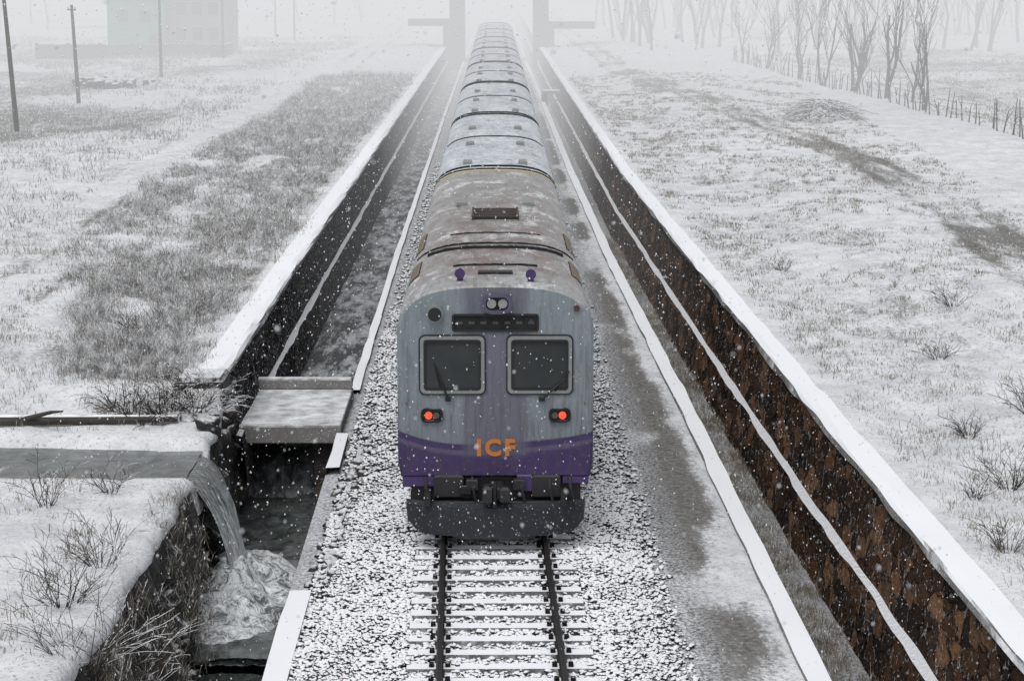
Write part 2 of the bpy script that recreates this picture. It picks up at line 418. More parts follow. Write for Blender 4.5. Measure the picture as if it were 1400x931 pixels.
# ------------------------------------------------------------ culvert slab
C=empty('culvert_slab_bridge')
b=MB(); b.box(-6.3,-3.40,45.0,49.3,-.60,-.30,.02); b.out('deck_slab',MAT['concrete'],C)
b=MB(); b.box(-5.95,-3.42,49.05,49.4,-.297,-.05,.03); b.out('rear_kerb',MAT['concrete'],C)
b=MB(); b.box(-6.2,-3.38,44.85,45.1,-.66,-.26,.03); b.out('front_beam',MAT['concrete'],C)
b=MB(); b.box(-6.75,-5.72,43.3,44.5,-.2,1.10,.08); b.out('end_block',MAT['rock'],C)
b=MB(); b.box(-4.0,-3.45,45.2,49,-2.7,-.61,.02); b.box(-6.3,-5.6,45.2,49,-2.7,-.61,.02); b.out('abutments',MAT['rock'],C)
C2=empty('footbridge_slab')
b=MB(); b.box(3.6,6.2,160,162.2,.1,.35,.02); b.out('deck_slab',MAT['concrete'],C2)
b=MB(); b.box(3.55,4.0,160.3,161.9,-1.5,.097); b.box(5.5,5.9,160.3,161.9,-1.5,.097); b.out('supports',MAT['stoneL'],C2)

# ------------------------------------------------------------ track
T=empty('railway_track')
yt=list(np.arange(14,60,1.0))
for nm,sx in (('rail_left',-.872),('rail_right',.872)):
    loft(nm,yt+[60,300],lambda y,sx=sx:[(tcx(y)+sx+a,z) for a,z in ((-.075,-.155),(-.07,-.14),(-.018,-.125),(-.012,-.045),(-.036,-.03),(-.036,-.004),(-.03,0),(.03,0),(.036,-.004),(.036,-.03),(.012,-.045),(.018,-.125),(.07,-.14),(.075,-.155))],MAT['rail'],T,closed=True)
sl=MB(); cp=MB()
y=14.2
while y<70:
    cx=float(tcx(y)); zt=-.135
    sl.add([(cx-1.37,y-.14,-.30),(cx+1.37,y-.14,-.30),(cx+1.37,y+.14,-.30),(cx-1.37,y+.14,-.30),
            (cx-1.34,y-.12,zt),(cx+1.34,y-.12,zt),(cx+1.34,y+.12,zt),(cx-1.34,y+.12,zt)],
           [(4,5,6,7),(0,1,5,4),(1,2,6,5),(2,3,7,6),(3,0,4,7)])
    for sx in (-.872,.872):
        for d in (-.115,.115):
            cp.box(cx+sx+d-.035,cx+sx+d+.035,y-.055,y+.055,zt-.01,zt+.055,.012)
    y+=.62
sl.out('sleepers',MAT['sleeper'],T); cp.out('rail_fastenings',MAT['clip'],T)

phi=(1+5**.5)/2
ico=np.array([(-1,phi,0),(1,phi,0),(-1,-phi,0),(1,-phi,0),(0,-1,phi),(0,1,phi),(0,-1,-phi),(0,1,-phi),(phi,0,-1),(phi,0,1),(-phi,0,-1),(-phi,0,1)])/1.902
icf=np.array([(0,11,5),(0,5,1),(0,1,7),(0,7,10),(0,10,11),(1,5,9),(5,11,4),(11,10,2),(10,7,6),(7,1,8),(3,9,4),(3,4,2),(3,2,6),(3,6,8),(3,8,9),(4,9,5),(2,4,11),(6,2,10),(8,6,7),(9,8,1)])
def stones(name,pos,size,mat,flat=.75,base=ico,bf=icf,parent=None,jit=.28):
    n=len(pos); v=base[None]*(1+jit*(rng.random((n,len(base),1))-.5)*2)
    s=size[:,None]*np.stack([rng.uniform(.8,1.3,n),rng.uniform(.8,1.3,n),rng.uniform(.6,1,n)*flat/.75],1)
    v=v*s[:,None]
    a=rng.uniform(0,6.28,n); c=np.cos(a)[:,None]; s_=np.sin(a)[:,None]
    b_=rng.uniform(-.6,.6,n); cb=np.cos(b_)[:,None]; sb=np.sin(b_)[:,None]
    x=v[...,0]*c-v[...,1]*s_; y=v[...,0]*s_+v[...,1]*c; z=v[...,2]
    x,z=x*cb-z*sb,x*sb+z*cb
    v=np.stack([x,y,z],-1)+pos[:,None]
    f=bf[None]+(np.arange(n)*len(base))[:,None,None]
    return mk(name,v.reshape(-1,3),f.reshape(-1,3),mat,parent)
def ballast_pos(n,y0,y1,inner=True):
    Yp=rng.uniform(y0,y1,n); Xp=rng.uniform(-3.15,3.0,n)
    keep=(Xp>cl(Yp)+.35)
    if not inner: keep&=np.abs(Xp)>1.5
    ph=((Yp-14.2)/.62)%1; ph=np.minimum(ph,1-ph)*.62
    x=Xp-tcx(Yp)
    on=(np.abs(x)<1.36)&(ph<.14)
    keep&=~(on&(rng.random(n)>.06))
    keep&=~(np.abs(np.abs(x)-.872)<.075)
    keep&=~((np.abs(x)<.85)&(rng.random(n)<.25))
    keep&=~((x>2.2)&(rng.random(n)<sst(2.3,3.0,x)))
    Xp,Yp=Xp[keep],Yp[keep]
    on=on[keep]
    z=bz(Xp,Yp)+rng.uniform(-.03,.02,len(Xp))+(fbm(Xp*2,Yp*2,50)-.5)*.10+np.where(on,.03,0)-np.where(np.abs(Xp-tcx(Yp))<1.35,.015,0)
    return np.stack([Xp,Yp,z],1)
p1=ballast_pos(60000,20,40); p2=ballast_pos(24000,40,62,False); p3=ballast_pos(9000,62,110,False)
pp=np.concatenate([p1,p2,p3])
sz=np.concatenate([rng.uniform(.022,.054,len(p1)),rng.uniform(.028,.055,len(p2)),rng.uniform(.035,.07,len(p3))])
stones('ballast_gravel',pp,sz,MAT['ballast'],jit=.4)
n=260; Yp=rng.uniform(33.5,45.0,n); Xp=rng.uniform(-3.8,-2.7,n); Zp=np.interp(Xp,[-3.8,-3.4,-3.1,-2.7],[-2.1,-1.2,-.55,-.45])
stones('rubble_bank',np.stack([Xp,Yp,Zp],1),rng.uniform(.04,.14,n),MAT['rock'],jit=.5)
n=110; Yp=rng.uniform(24,41,n); tt=rng.uniform(.25,1,n); Xp=wl(Yp)+botw(Yp)*tt+.05; Zp=.3-2.9*tt
ok=np.abs(Yp-38.8)>1.3
stones('bank_rocks',np.stack([Xp,Yp,Zp],1)[ok],rng.uniform(.08,.24,n)[ok],MAT['rock'],jit=.5)

# ------------------------------------------------------------ train
TR=empty('passenger_train')
F0=34.7; L=21.0
def section(sc=1.0,zb=1.07,n=26,hw=1.655):
    pts=[(-hw+.05,zb),(-hw,zb+.25),(-hw,2.2),(-hw,3.3)]
    for k in range(n+1):
        t=math.pi*(1-k/n); c,s=math.cos(t),math.sin(t)
        pts.append((hw*math.copysign(abs(c)**(2/3),c),3.45+.93*abs(s)**(2/3)))
    pts+=[(hw,3.3),(hw,2.2),(hw,zb+.25),(hw-.05,zb)]
    return [(x*sc,2.6+(z-2.6)*sc) for x,z in pts]
def body_mat(name,lead):
    m=M(name); x,y,z=m.xyz()
    ax=m.math('ABSOLUTE',x)
    wob=m.math('MULTIPLY',m.math('SINE',m.math('MULTIPLY_ADD',x,2.1,.6)),.035)
    grey=m.mix(m.noise(2.5,5,.7,vec=m.sc((2.5,1,.6))),(.165,.195,.215),(.255,.29,.31))
    base=m.mix(m.mr(z,1.5,2.6,.6,0),grey,(.115,.115,.145))
    s=m.math('MULTIPLY_ADD',m.math('POWER',m.math('MULTIPLY',ax,.62),2.2),.24,1.66)
    d=m.math('SUBTRACT',m.math('ADD',s,wob),z)
    pur=m.mix(m.noise(5,5,.7),(.022,.010,.060),(.055,.028,.120))
    lil=m.mix(m.noise(8,4),(.06,.045,.10),(.14,.12,.20))
    c=m.mix(m.mr(d,0,.03),base,pur)
    c=m.mix(m.math('MULTIPLY',m.mr(d,.11,.14,0,.8),m.mr(d,.18,.23,1,0)),c,lil)
    c=m.mix(m.math('MULTIPLY',m.mr(ax,.45,.62,.75,0),m.mr(z,1.40,1.5)),c,(.10,.095,.135))
    rust=m.mix(m.noise(6,5,.7),(.075,.042,.033),(.25,.17,.14))
    if lead: roofc=m.mix(m.noise(3,5,.7,vec=m.sc((.6,2.5,1))),(.22,.225,.225),(.44,.44,.43))
    else: roofc=m.mix(m.noise(2,5,.7),(.36,.41,.45),(.58,.62,.65))
    if lead:
        k=m.math('MULTIPLY',m.mr(y,35.0,36.4),m.mr(y,44,54,1,.3))
        rn=m.mr(m.noise(1.4,5,.75,vec=m.sc((1,.55,1))),.34,.60)
        side=m.mr(ax,.7,1.5,1,.45)
        roofc=m.mix(m.math('MULTIPLY',m.math('MULTIPLY',k,rn),m.math('MULTIPLY',side,.9)),roofc,rust)
    else:
        roofc=m.mix(m.math('MULTIPLY',m.mr(m.noise(.5,5,.75,vec=m.sc((3,.5,1))),.50,.70),.5),roofc,rust)
    seam=m.math('PINGPONG',y,.58)
    roofc=m.mix(m.mr(seam,0,.03,.35,0),roofc,(.12,.11,.11))
    snowf=m.mr(m.math('ADD',m.noise(1.5,5,.8,vec=m.sc((1,.5,1))),m.math('MULTIPLY',m.NZ(),.10)),.62 if lead else .54,.78,0,.75)
    roofc=m.mix(snowf,roofc,SNOW)
    grime=m.mr(m.noise(4,5,.85,vec=m.sc((1.2,.25,1))),.50,.66,0,.6 if lead else .4)
    roofc=m.mix(grime,roofc,(.09,.078,.07))
    c=m.mix(m.mr(m.NZ(),.42,.5),c,roofc)
    g1=m.mr(m.noise(3,5,.85,vec=m.sc((5,1,.4))),.46,.68,0,.75)
    c=m.mix(m.math('MULTIPLY',g1,m.mr(z,1.0,3.9,1,.45)),c,(.045,.042,.043))
    blot=m.mr(m.noise(7,5,.85),.55,.68,0,.35)
    c=m.mix(blot,c,(.09,.085,.085))
    sp=m.mr(m.noise(13,4,.8),.65,.69,0,.35)
    c=m.mix(sp,c,SNOW)
    m.set('Base Color',c); m.set('Roughness',.5); m.bump(m.math('ADD',m.noise(3,4),m.mr(seam,0,.05,0,.4)),.2,.03)
    return m.m
MAT['lead']=body_mat('lead_car_paint',True); MAT['coach']=body_mat('coach_paint',False)
def body(name,y0,y1,mat,lead=False):
    ys=[(y0,.972),(y0+.03,.988),(y0+.09,1.0)] if lead else [(y0,.985),(y0+.04,1.0)]
    ys+=[(y,1.0) for y in np.arange(y0+1,y1-.5,1.5)]+[(y1-.04,1.0),(y1,.985)]
    P=[];n=0
    for y,s in ys:
        p=section(s); n=len(p); P+=[(a,y,c) for a,c in p]
    f=[]
    for r in range(len(ys)-1):
        for k in range(n):
            k2=(k+1)%n; f.append((r*n+k,(r+1)*n+k,(r+1)*n+k2,r*n+k2))
    f.append(tuple(range(n))); f.append(tuple((len(ys)-1)*n+k for k in range(n))[::-1])
    return mk(name,P,f,mat,TR)
def arch(mb,y0,y1,xh,dz=.03,hw=1.655,xa=None):
    n=22; v=[];f=[]; xa=-xh if xa is None else xa
    for k in range(n+1):
        x=xa+(xh-xa)*k/n
        zz=3.45+.93*(max(0,1-abs(x/hw)**3))**(1/3)
        for yy,h in ((y0,-.03),(y0,dz),(y1,dz),(y1,-.03)): v.append((x,yy,zz+h))
    for k in range(n):
        for q in range(3):
            a=k*4+q; f.append((a,a+4,a+5,a+1))
    f.append((0,1,2,3)); f.append((n*4+3,n*4+2,n*4+1,n*4))
    mb.add(v,f)
body('lead_car_body',F0,F0+L-.75,MAT['lead'],True)
NCO=8
for i in range(1,NCO):
    body('coach_body',F0+L*i,F0+L*(i+1)-.75,MAT['coach'])
b=MB()
for i in range(1,NCO):
    y=F0+L*i
    b.box(-1.25,1.25,y-.78,y+.03,.9,3.95,.05)
b.out('gangway_bellows',MAT['rub'],TR)
b=MB(); cr_=MB()
for i in range(NCO):
    y0=F0+L*i; y1=y0+L-.75
    arch(b,y1-.16,y1-.02,1.6,.05)
    if i>0:
        arch(b,y0+.05,y0+.16,1.58,.045); arch(b,y0+10.1,y0+10.2,1.5,.03)
    if i==0: arch(cr_,y1-.62,y1-.30,1.56,.035)
b.out('roof_end_arches',MAT['rub'],TR); cr_.out('roof_end_band',MAT['cream'],TR)
b=MB()
arch(b,39.3,39.42,1.28,.05); arch(b,39.95,40.02,1.5,.03); arch(b,37.0,37.08,.75,.03); arch(b,41.6,41.66,.9,.02)
b.out('roof_joint_strips',MAT['rub'],TR)
b=MB(); arch(b,43.9,45.6,.46,.05); arch(b,35.9,36.15,.30,.04); b.out('roof_vent_opening',MAT['black'],TR)
b=MB()
for k in range(6): b.box(-.44,.44,43.98+k*.28,44.01+k*.28,4.425,4.440)
b.box(-.5,-.46,43.85,45.65,4.36,4.45); b.box(.46,.5,43.85,45.65,4.36,4.45)
b.out('roof_vent_slats',MAT['rust'],TR)
b=MB(); b2=MB()
for sx in (-1,1):
    for (ya,yb,xa,xb) in ((37.3,39.0,1.38,1.55),(41.1,43.4,1.42,1.56)):
        lo,hi=sorted((sx*xa,sx*xb))
        arch(b,ya-.05,yb+.05,hi+.01,.012,xa=lo-.01)
        y=ya
        while y<yb: arch(b2,y,y+.10,hi,.03,xa=lo); y+=.2
b.out('louvre_recesses',MAT['rub'],TR); b2.out('side_louvres',MAT['slat'],TR)
b=MB()
for i in range(0,NCO):
    y0=F0+L*i+(12 if i==0 else 1)
    for q in range(3 if i else 1):
        ya=y0+q*6.2
        for x in (-.75,.75):
            zz=3.45+.93*(1-(.75/1.655)**3)**(1/3)
            b.box(x-.12,x+.12,ya,ya+.5,zz-.02,zz+.09,.02)
b.out('roof_ventilators',MAT['gasket'],TR)
b=MB()
for i in range(NCO):
    y0=F0+L*i+.1; y1=y0+L-1
    for sx in (-1,1): b.box(sx*1.66-.02,sx*1.66+.02,y0,y1,3.52,3.56)
b.out('rain_gutters',MAT['gasket'],TR)
def rrf(cx,cz,w,h,r,n=6):
    p=[]
    for (sx,sz,a0) in ((1,1,0),(-1,1,90),(-1,-1,180),(1,-1,270)):
        for k in range(n+1):
            a=math.radians(a0+90*k/n); p.append((cx+sx*(w/2-r)+r*math.cos(a),cz+sz*(h/2-r)+r*math.sin(a)))
    return p
def ring(name,cx,cz,w,h,r,t,yb,yf,mat):
    o=rrf(cx,cz,w,h,r); i_=rrf(cx,cz,w-2*t,h-2*t,max(.01,r-t)); n=len(o)
    v=[(x,yb,z) for x,z in o]+[(x,yf,z) for x,z in o]+[(x,yf,z) for x,z in i_]+[(x,yb,z) for x,z in i_]
    f=[]
    for s in range(3):
        for k in range(n):
            k2=(k+1)%n; f.append((s*n+k,(s+1)*n+k,(s+1)*n+k2,s*n+k2))
    return mk(name,v,f,mat,TR)
def plate(name,cx,cz,w,h,r,y,mat):
    o=rrf(cx,cz,w,h,r); return mk(name,[(x,y,z) for x,z in o],[tuple(range(len(o)))[::-1]],mat,TR)
for cx in (-.725,.745):
    ring('window_frame',cx,3.02,1.13,1.03,.11,.035,F0+.01,F0-.03,MAT['black'])
    ring('window_surround',cx,3.02,1.08,.98,.09,.065,F0+.01,F0-.042,MAT['gasket'])
    ring('window_gasket',cx,3.02,.965,.865,.06,.035,F0+.01,F0-.05,MAT['black'])
    plate('windscreen',cx,3.02,.93,.83,.04,F0-.012,MAT['glass'])
ring('route_board_frame',.0,3.735,1.46,.30,.05,.035,F0+.01,F0-.03,MAT['black'])
plate('route_board',.0,3.735,1.40,.24,.03,F0-.01,MAT['rub'])
b=MB()
for k in range(-3,4): b.box(k*.2-.05,k*.2+.05,F0-.018,F0-.012,3.71,3.76)
b.out('route_board_marks',plain('board_paint',(.04,.037,.037),(.07,.06,.055)),TR)
def disc_y(mb,cx,cz,r,y0,y1,n=20,rf=None):
    rf=rf or r
    v=[(cx+r*math.cos(2*math.pi*k/n),y0,cz+r*math.sin(2*math.pi*k/n)) for k in range(n)]+[(cx+rf*math.cos(2*math.pi*k/n),y1,cz+rf*math.sin(2*math.pi*k/n)) for k in range(n)]
    f=[(k,(k+1)%n,n+(k+1)%n,n+k) for k in range(n)]+[tuple(n+k for k in range(n))]
    mb.add(v,f)
ring('headlight_housing',.03,4.07,.50,.34,.16,.06,F0+.05,F0-.14,plain('purple_grey_housing',(.05,.042,.08),(.11,.10,.15)))
plate('headlight_back',.03,4.07,.40,.24,.11,F0-.03,MAT['black'])
b=MB(); disc_y(b,-.065,4.07,.088,F0-.03,F0-.10,rf=.078); disc_y(b,.125,4.07,.088,F0-.03,F0-.10,rf=.078); b.out('headlight_lens',MAT['chrome'],TR)
b=MB(); disc_y(b,-1.01,3.90,.14,F0+.1,F0-.16); b.out('marker_lamp_housing',MAT['gasket'],TR)
b=MB(); disc_y(b,-1.01,3.90,.115,F0-.16,F0-.175); b.out('marker_lamp_lens',MAT['black'],TR)
b=MB(); disc_y(b,1.36,3.98,.05,F0+.05,F0-.06); b.out('handrail_boss',MAT['rust'],TR)
for sx in (-1.075,1.085):
    ring('tail_lamp_housing',sx,2.155,.37,.24,.09,.035,F0+.01,F0-.06,MAT['rub'])
    plate('tail_lamp_back',sx,2.155,.31,.18,.06,F0-.015,MAT['black'])
b=MB(); disc_y(b,-1.13,2.155,.062,F0-.015,F0-.05); disc_y(b,1.13,2.155,.062,F0-.015,F0-.05); b.out('red_tail_lamp_lens',MAT['red'],TR)
b=MB(); disc_y(b,-1.00,2.155,.055,F0-.015,F0-.045); disc_y(b,1.0,2.155,.055,F0-.015,F0-.045); b.out('clear_marker_lens',MAT['lensoff'],TR)
b=MB()
b.tube([(-.80,F0-.07,2.44),(-.90,F0-.09,2.72),(-1.0,F0-.075,2.98)],[.022,.016,.012],5); b.tube([(-1.03,F0-.06,3.05),(-.93,F0-.06,2.66)],.014,5)
b.tube([(.78,F0-.07,2.44),(.98,F0-.09,2.62),(1.18,F0-.075,2.80)],[.022,.016,.012],5); b.tube([(1.0,F0-.06,2.58),(1.24,F0-.06,2.92)],.014,5)
b.box(-.85,-.75,F0-.06,F0+.01,2.40,2.47,.01); b.box(.73,.83,F0-.06,F0+.01,2.40,2.47,.01)
b.out('windscreen_wipers',MAT['black'],TR)
b=MB()
for sx in (-1,1):
    b.tube([(sx*1.50,F0-.02,2.35),(sx*1.50,F0-.07,2.40),(sx*1.50,F0-.07,3.35),(sx*1.50,F0-.02,3.4)],.014,6)
b.out('front_handrails',MAT['gasket'],TR)
b=MB()
for x,y in ((-.6,35.3),(.60,35.2)):
    b.tube([(x,y,4.28),(x,y,4.52)],[.06,.05],10); b.tube([(x,y-.16,4.50),(x,y+.02,4.50),(x,y+.22,4.52)],[.09,.055,.035],12)
b.out('roof_horns',MAT['purple'],TR)
cu=bpy.data.curves.new('front_lettering','FONT'); cu.body='ICF'; cu.size=.38; cu.extrude=.006; cu.offset=.018; cu.space_character=1.3; cu.align_x='CENTER'
t=bpy.data.objects.new('front_lettering',cu); t.rotation_euler=(math.radians(90),0,0); t.location=(.0,F0-.01,1.465); cu.materials.append(MAT['orange']); link(t,TR)
b=MB()
b.box(-1.45,1.45,F0+.12,F0+L*NCO,.45,1.08,.03)
b.box(-1.05,-.55,F0-.05,F0+.4,.72,1.12,.03); b.box(.62,1.1,F0-.05,F0+.4,.72,1.12,.03)
b.box(-.5,-.3,F0-.12,F0+.3,.86,1.06,.02); b.box(.30,.5,F0-.12,F0+.3,.86,1.06,.02)
b.box(-.13,.15,F0-.45,F0+.3,.78,1.0,.04); b.box(-.22,-.06,F0-.62,F0-.35,.74,1.06,.05); b.box(.07,.24,F0-.58,F0-.38,.76,1.03,.04)
b.tube([(-.02,F0-.5,1.12),(-.02,F0-.5,.68)],.04,8)
for sx in (-1.2,-.40,.42,.9,1.25):
    b.tube([(sx,F0,1.08),(sx+.02,F0-.16,.92),(sx+.08,F0-.18,.65),(sx+.05,F0-.05,.5)],.025,6)
b.out('underframe_and_coupler',MAT['dark'],TR)
b=MB(); b.box(-1.58,-1.02,F0+.02,F0+.5,.90,1.10,.02); b.box(.36,.62,F0-.02,F0+.4,.82,1.12,.02); b.box(-.62,-.58,F0-.02,F0+.3,.8,1.1);b.box(1.14,1.58,F0+.02,F0+.5,.95,1.10,.02); b.out('front_skirt',MAT['purple'],TR)
b=MB(); b.box(-.62,-.42,F0-.14,F0-.06,.80,.95,.02); b.out('jumper_socket',MAT['rub'],TR)
nx=24;v=[];f=[]
for k in range(nx+1):
    u=-1+2*k/nx; x=1.52*u
    yb=F0-.42+.36*abs(u)**2.5
    zt=.70; zb=.16+.22*max(0,(abs(u)-.82)/.18)**1.6
    v+=[(x,yb+.10,zt),(x,yb,zt-.06),(x*.985,yb-.05,zb),(x*.98,yb+.06,zb-.01)]
for k in range(nx):
    for q in range(3):
        a=k*4+q; f.append((a,a+1,a+5,a+4))
mk('cowcatcher',v,f,MAT['plough'],TR)
b=MB(); b.box(-1.4,1.4,F0-.12,F0+.5,.28,.68,.02)
b.box(-1.2,-1.1,F0-.35,F0-.02,.66,.9);b.box(1.1,1.2,F0-.35,F0-.02,.66,.9)
b.out('cowcatcher_brackets',MAT['black'],TR)
b=MB()
for i in range(NCO):
    for yy in (2.8,5.4,15.0,17.6):
        for sx in (-.872,.872):
            b.tube([(sx-.06,F0+L*i+yy,.47),(sx+.06,F0+L*i+yy,.47)],.46,20)
b.out('wheels',MAT['dark'],TR)

# ------------------------------------------------------------ vegetation
def grass(name,P,H,nb,width,mat,spread=.5,clump=.10):
    n=len(P); N=n*nb
    cw=np.repeat(np.broadcast_to(clump,(n,)),nb)
    base=np.repeat(P,nb,0)+np.stack([rng.normal(0,1,N)*cw,rng.normal(0,1,N)*cw,np.zeros(N)],1)
    h=np.repeat(H,nb)*rng.uniform(.4,1.1,N)
    a=rng.uniform(0,6.28,N); lean=rng.uniform(.1,.9,N)*spread
    d=np.stack([np.cos(a)*lean,np.sin(a)*lean,np.ones(N)],1)
    midp=base+d*(h*.55)[:,None]
    tip=midp+np.stack([np.cos(a)*lean*1.8,np.sin(a)*lean*1.3,np.full(N,.7)],1)*(h*.45)[:,None]
    w=np.repeat(np.broadcast_to(width,(n,)),nb)[:,None]*.5
    px=np.stack([np.ones(N),np.zeros(N),np.zeros(N)],1)*w
    V=np.stack([base-px,base+px,midp+px*.8,midp-px*.8,tip],1).reshape(-1,3)
    o=(np.arange(N)*5)[:,None]
    F=np.concatenate([o+np.array([[0,1,2]]),o+np.array([[0,2,3]]),o+np.array([[3,2,4]])])
    return mk(name,V,F,mat)
def gmat(name,c1,c2,sn,sc=2.5):
    m=M(name); n=m.noise(7,3,.7); s=m.mr(m.noise(sc,4,.85),sn,sn+.10,0,.92)
    m.set('Base Color',m.mix(s,m.mix(n,c1,c2),(.76,.77,.79))); m.matte(); return m.m
MAT['gr1']=gmat('frosted_dry_grass',(.09,.083,.072),(.30,.285,.26),.46)
MAT['gr2']=gmat('frosted_stubble',(.10,.085,.065),(.32,.285,.23),.52)
def scat(n,xf,y0,y1,seed,thr,sc=(.5,.2),power=1.6,soft=.08):
    y=y0+(y1-y0)*rng.random(n)**power
    x=xf(y,rng.random(n))
    k=fbm(x*sc[0],y*sc[1],seed)>thr+rng.uniform(-soft,soft,n)
    k&=~((x<0)&(np.abs(y-39)<1.8))
    return x[k],y[k]
def band_x(y,r): return wl(y)-1.0-r**.9*(2.4+4.4*sst(42,70,y))
x,y=scat(8500,band_x,44,170,4,.45,(.9,.45),1.5,.12)
grass('dry_grass',np.stack([x,y,gz(x,y)-.02],1),rng.uniform(.15,.5,len(x)),14,np.clip(y*.00022,.008,.035),MAT['gr1'],.8,rng.uniform(.05,.3,len(x)))
x,y=scat(1500,band_x,46,170,4,.47,(.9,.45),1.4,.06)
grass('frosted_shrubs',np.stack([x,y,gz(x,y)-.02],1),rng.uniform(.4,.95,len(x)),26,np.clip(y*.0002,.008,.03),MAT['gr1'],.9,rng.uniform(.05,.25,len(x)))
x,y=scat(7500,lambda y,r:-16-r*46,60,260,9,.44,(.12,.08),1.2,.12)
grass('dry_grass',np.stack([x,y,gz(x,y)-.02],1),rng.uniform(.2,.7,len(x)),10,np.clip(y*.00028,.012,.06),MAT['gr1'],.8,.3)
x,y=scat(3400,lambda y,r:wl(y)-.4-r*10,24,75,60,.43,(.9,.7),1)
grass('dry_weeds',np.stack([x,y,gz(x,y)-.02],1),rng.uniform(.06,.35,len(x)),9,np.full(len(x),.010),MAT['gr2'],.6,.12)
x,y=scat(15000,lambda y,r:wr(y)+.8+r**1.2*(9+y*.05),26,170,18,.41,(.6,.35),1.5,.12)
grass('stubble_grass',np.stack([x,y,gz(x,y)-.02],1),rng.uniform(.03,.24,len(x)),7,np.clip(y*.00022,.008,.03),MAT['gr2'],.8,.10)
x,y=scat(4500,lambda y,r:27+r*40,90,260,19,.44,(.1,.05),1.2)
grass('stubble_grass',np.stack([x,y,gz(x,y)-.02],1),rng.uniform(.1,.4,len(x)),8,np.clip(y*.0003,.012,.06),MAT['gr2'],.8,.3)
x,y=scat(3200,lambda y,r:cr(y)+.15+r*(wr(y)-.7-cr(y)),24,85,70,.40,(1,.5),1.3)
grass('drain_weeds',np.stack([x,y,x*0-1.42],1),rng.uniform(.06,.30,len(x)),10,np.full(len(x),.011),MAT['gr2'],.7,.12)
n=900; y=rng.uniform(22,37.2,n); q=rng.random(n)**1.4; x=wl(y)+q*botw(y)+.1; z=.40-2.6*q
k=fbm(x*1.2,y*.8,44)>.45; x,y,z=x[k],y[k],z[k]
grass('bank_weeds',np.stack([x,y,z],1),rng.uniform(.1,.4,len(x)),12,np.full(len(x),.009),MAT['gr2'],.9,.12)

def branch(mb,p,d,length,r,depth,up=.25,sides=5,spread=.55,kids=(2,3),seg=4,rmin=.004):
    pts=[np.array(p,float)]; rr_=[r]; d=np.array(d,float); d/=np.linalg.norm(d)
    for k in range(seg):
        d=d+np.array([random.gauss(0,.12),random.gauss(0,.12),up*.25]); d/=np.linalg.norm(d)
        pts.append(pts[-1]+d*length/seg); rr_.append(max(rmin,r*(1-.6*(k+1)/seg)))
    mb.tube(pts,rr_,sides,False)
    if depth<=0: return
    for _ in range(random.randint(*kids)):
        k=random.randint(1,seg); a=random.uniform(0,6.28)
        dd=d+spread*np.array([math.cos(a),math.sin(a),random.uniform(-.1,.5)])
        branch(mb,pts[k],dd,length*random.uniform(.5,.75),max(rmin,rr_[k]*.6),depth-1,up,max(3,sides-1),spread,kids,seg,rmin)
def tree(x,y,h,stems,r,far=False,mb=None):
    b=mb or MB(); z=float(gz(x,y))-.1
    for s in range(stems):
        a=random.uniform(0,6.28); l=.08 if stems==1 else .28
        branch(b,(x+.1*math.cos(a),y+.1*math.sin(a),z),(l*math.cos(a),l*math.sin(a),1),h*random.uniform(.5,.62),r*random.uniform(.7,1.1),3 if not far else 2,.55,5 if not far else 4,.55,(3,4) if not far else (2,4),5 if not far else 3,.013 if not far else .03)
    if mb is None: b.out('bare_tree',MAT['bark'])
for (x,y,h,s,r) in ((25.2,148,9.5,3,.15),(24.4,157,8,2,.12),(25.9,140,9.5,2,.15),(26.5,130,8.5,2,.13),(24.2,168,8,2,.11),(23.3,181,8,2,.11),(27.0,136,8,1,.11),(21.5,228,10,1,.14),(22.9,195,8,2,.11)):
    tree(x,y,h,s,r)
b=MB()
for k in range(190):
    x=random.uniform(14,110); y=random.uniform(215,340)
    tree(x,y,random.uniform(9,15),1,.2,True,mb=b)
for k in range(30):
    tree(random.uniform(-110,-14),random.uniform(250,340),random.uniform(9,14),1,.18,True,mb=b)
b.out('distant_trees',MAT['bark'])
b=MB()
yy=98
fxi=lambda q: np.interp(q,[98,107,174,200],[27.3,26.9,23.6,22.4])
while yy<200:
    x=fxi(yy)+random.gauss(0,.12); z=float(gz(x,yy))
    h=random.uniform(.8,2.0); lx,ly=random.gauss(0,.16),random.gauss(0,.1)
    b.tube([(x,yy,z-.2),(x+lx*.5,yy+ly,z+h*.5),(x+lx,yy+ly,z+h)],[.045,.035,.02],5)
    if random.random()<.4:
        b.tube([(x+lx*.5,yy+ly,z+h*.5),(x+lx*.5+random.gauss(0,.3),yy,z+h*.95)],[.03,.012],4)
    yy+=random.uniform(.55,1.5)
for hh in (.6,1.0):
    b.tube([(fxi(q),q,float(gz(25,q))+hh+random.gauss(0,.06)) for q in np.arange(98,200,4)],.014,4)
b.out('stake_fence',MAT['wood'])
b=MB()
for k in range(380):
    a=random.uniform(0,6.28); R=random.random()**.6; x=18.6+2.0*R*math.cos(a); y=120+2.4*R*math.sin(a); z=float(gz(x,y))+1.25*(1-R**1.8)*random.uniform(.6,1)
    d=np.array([math.cos(a)*.8+random.gauss(0,.4),math.sin(a)*.5+random.gauss(0,.3),-.45*R+random.gauss(0,.12)])
    b.tube([(x,y,z),(x+d[0]*.5,y+d[1]*.5,z+d[2]*.35),(x+d[0],y+d[1],z+d[2])],[.03,.024,.012],4,False)
b.out('brush_pile',MAT['bark'])
n=60; P=np.stack([rng.normal(-28,1.1,n),rng.normal(153,1.2,n),np.zeros(n)],1); P[:,2]=gz(P[:,0],P[:,1])+rng.uniform(0,.5,n)
stones('rubble_pile',P,rng.uniform(.2,.5,n),MAT['stoneL'])
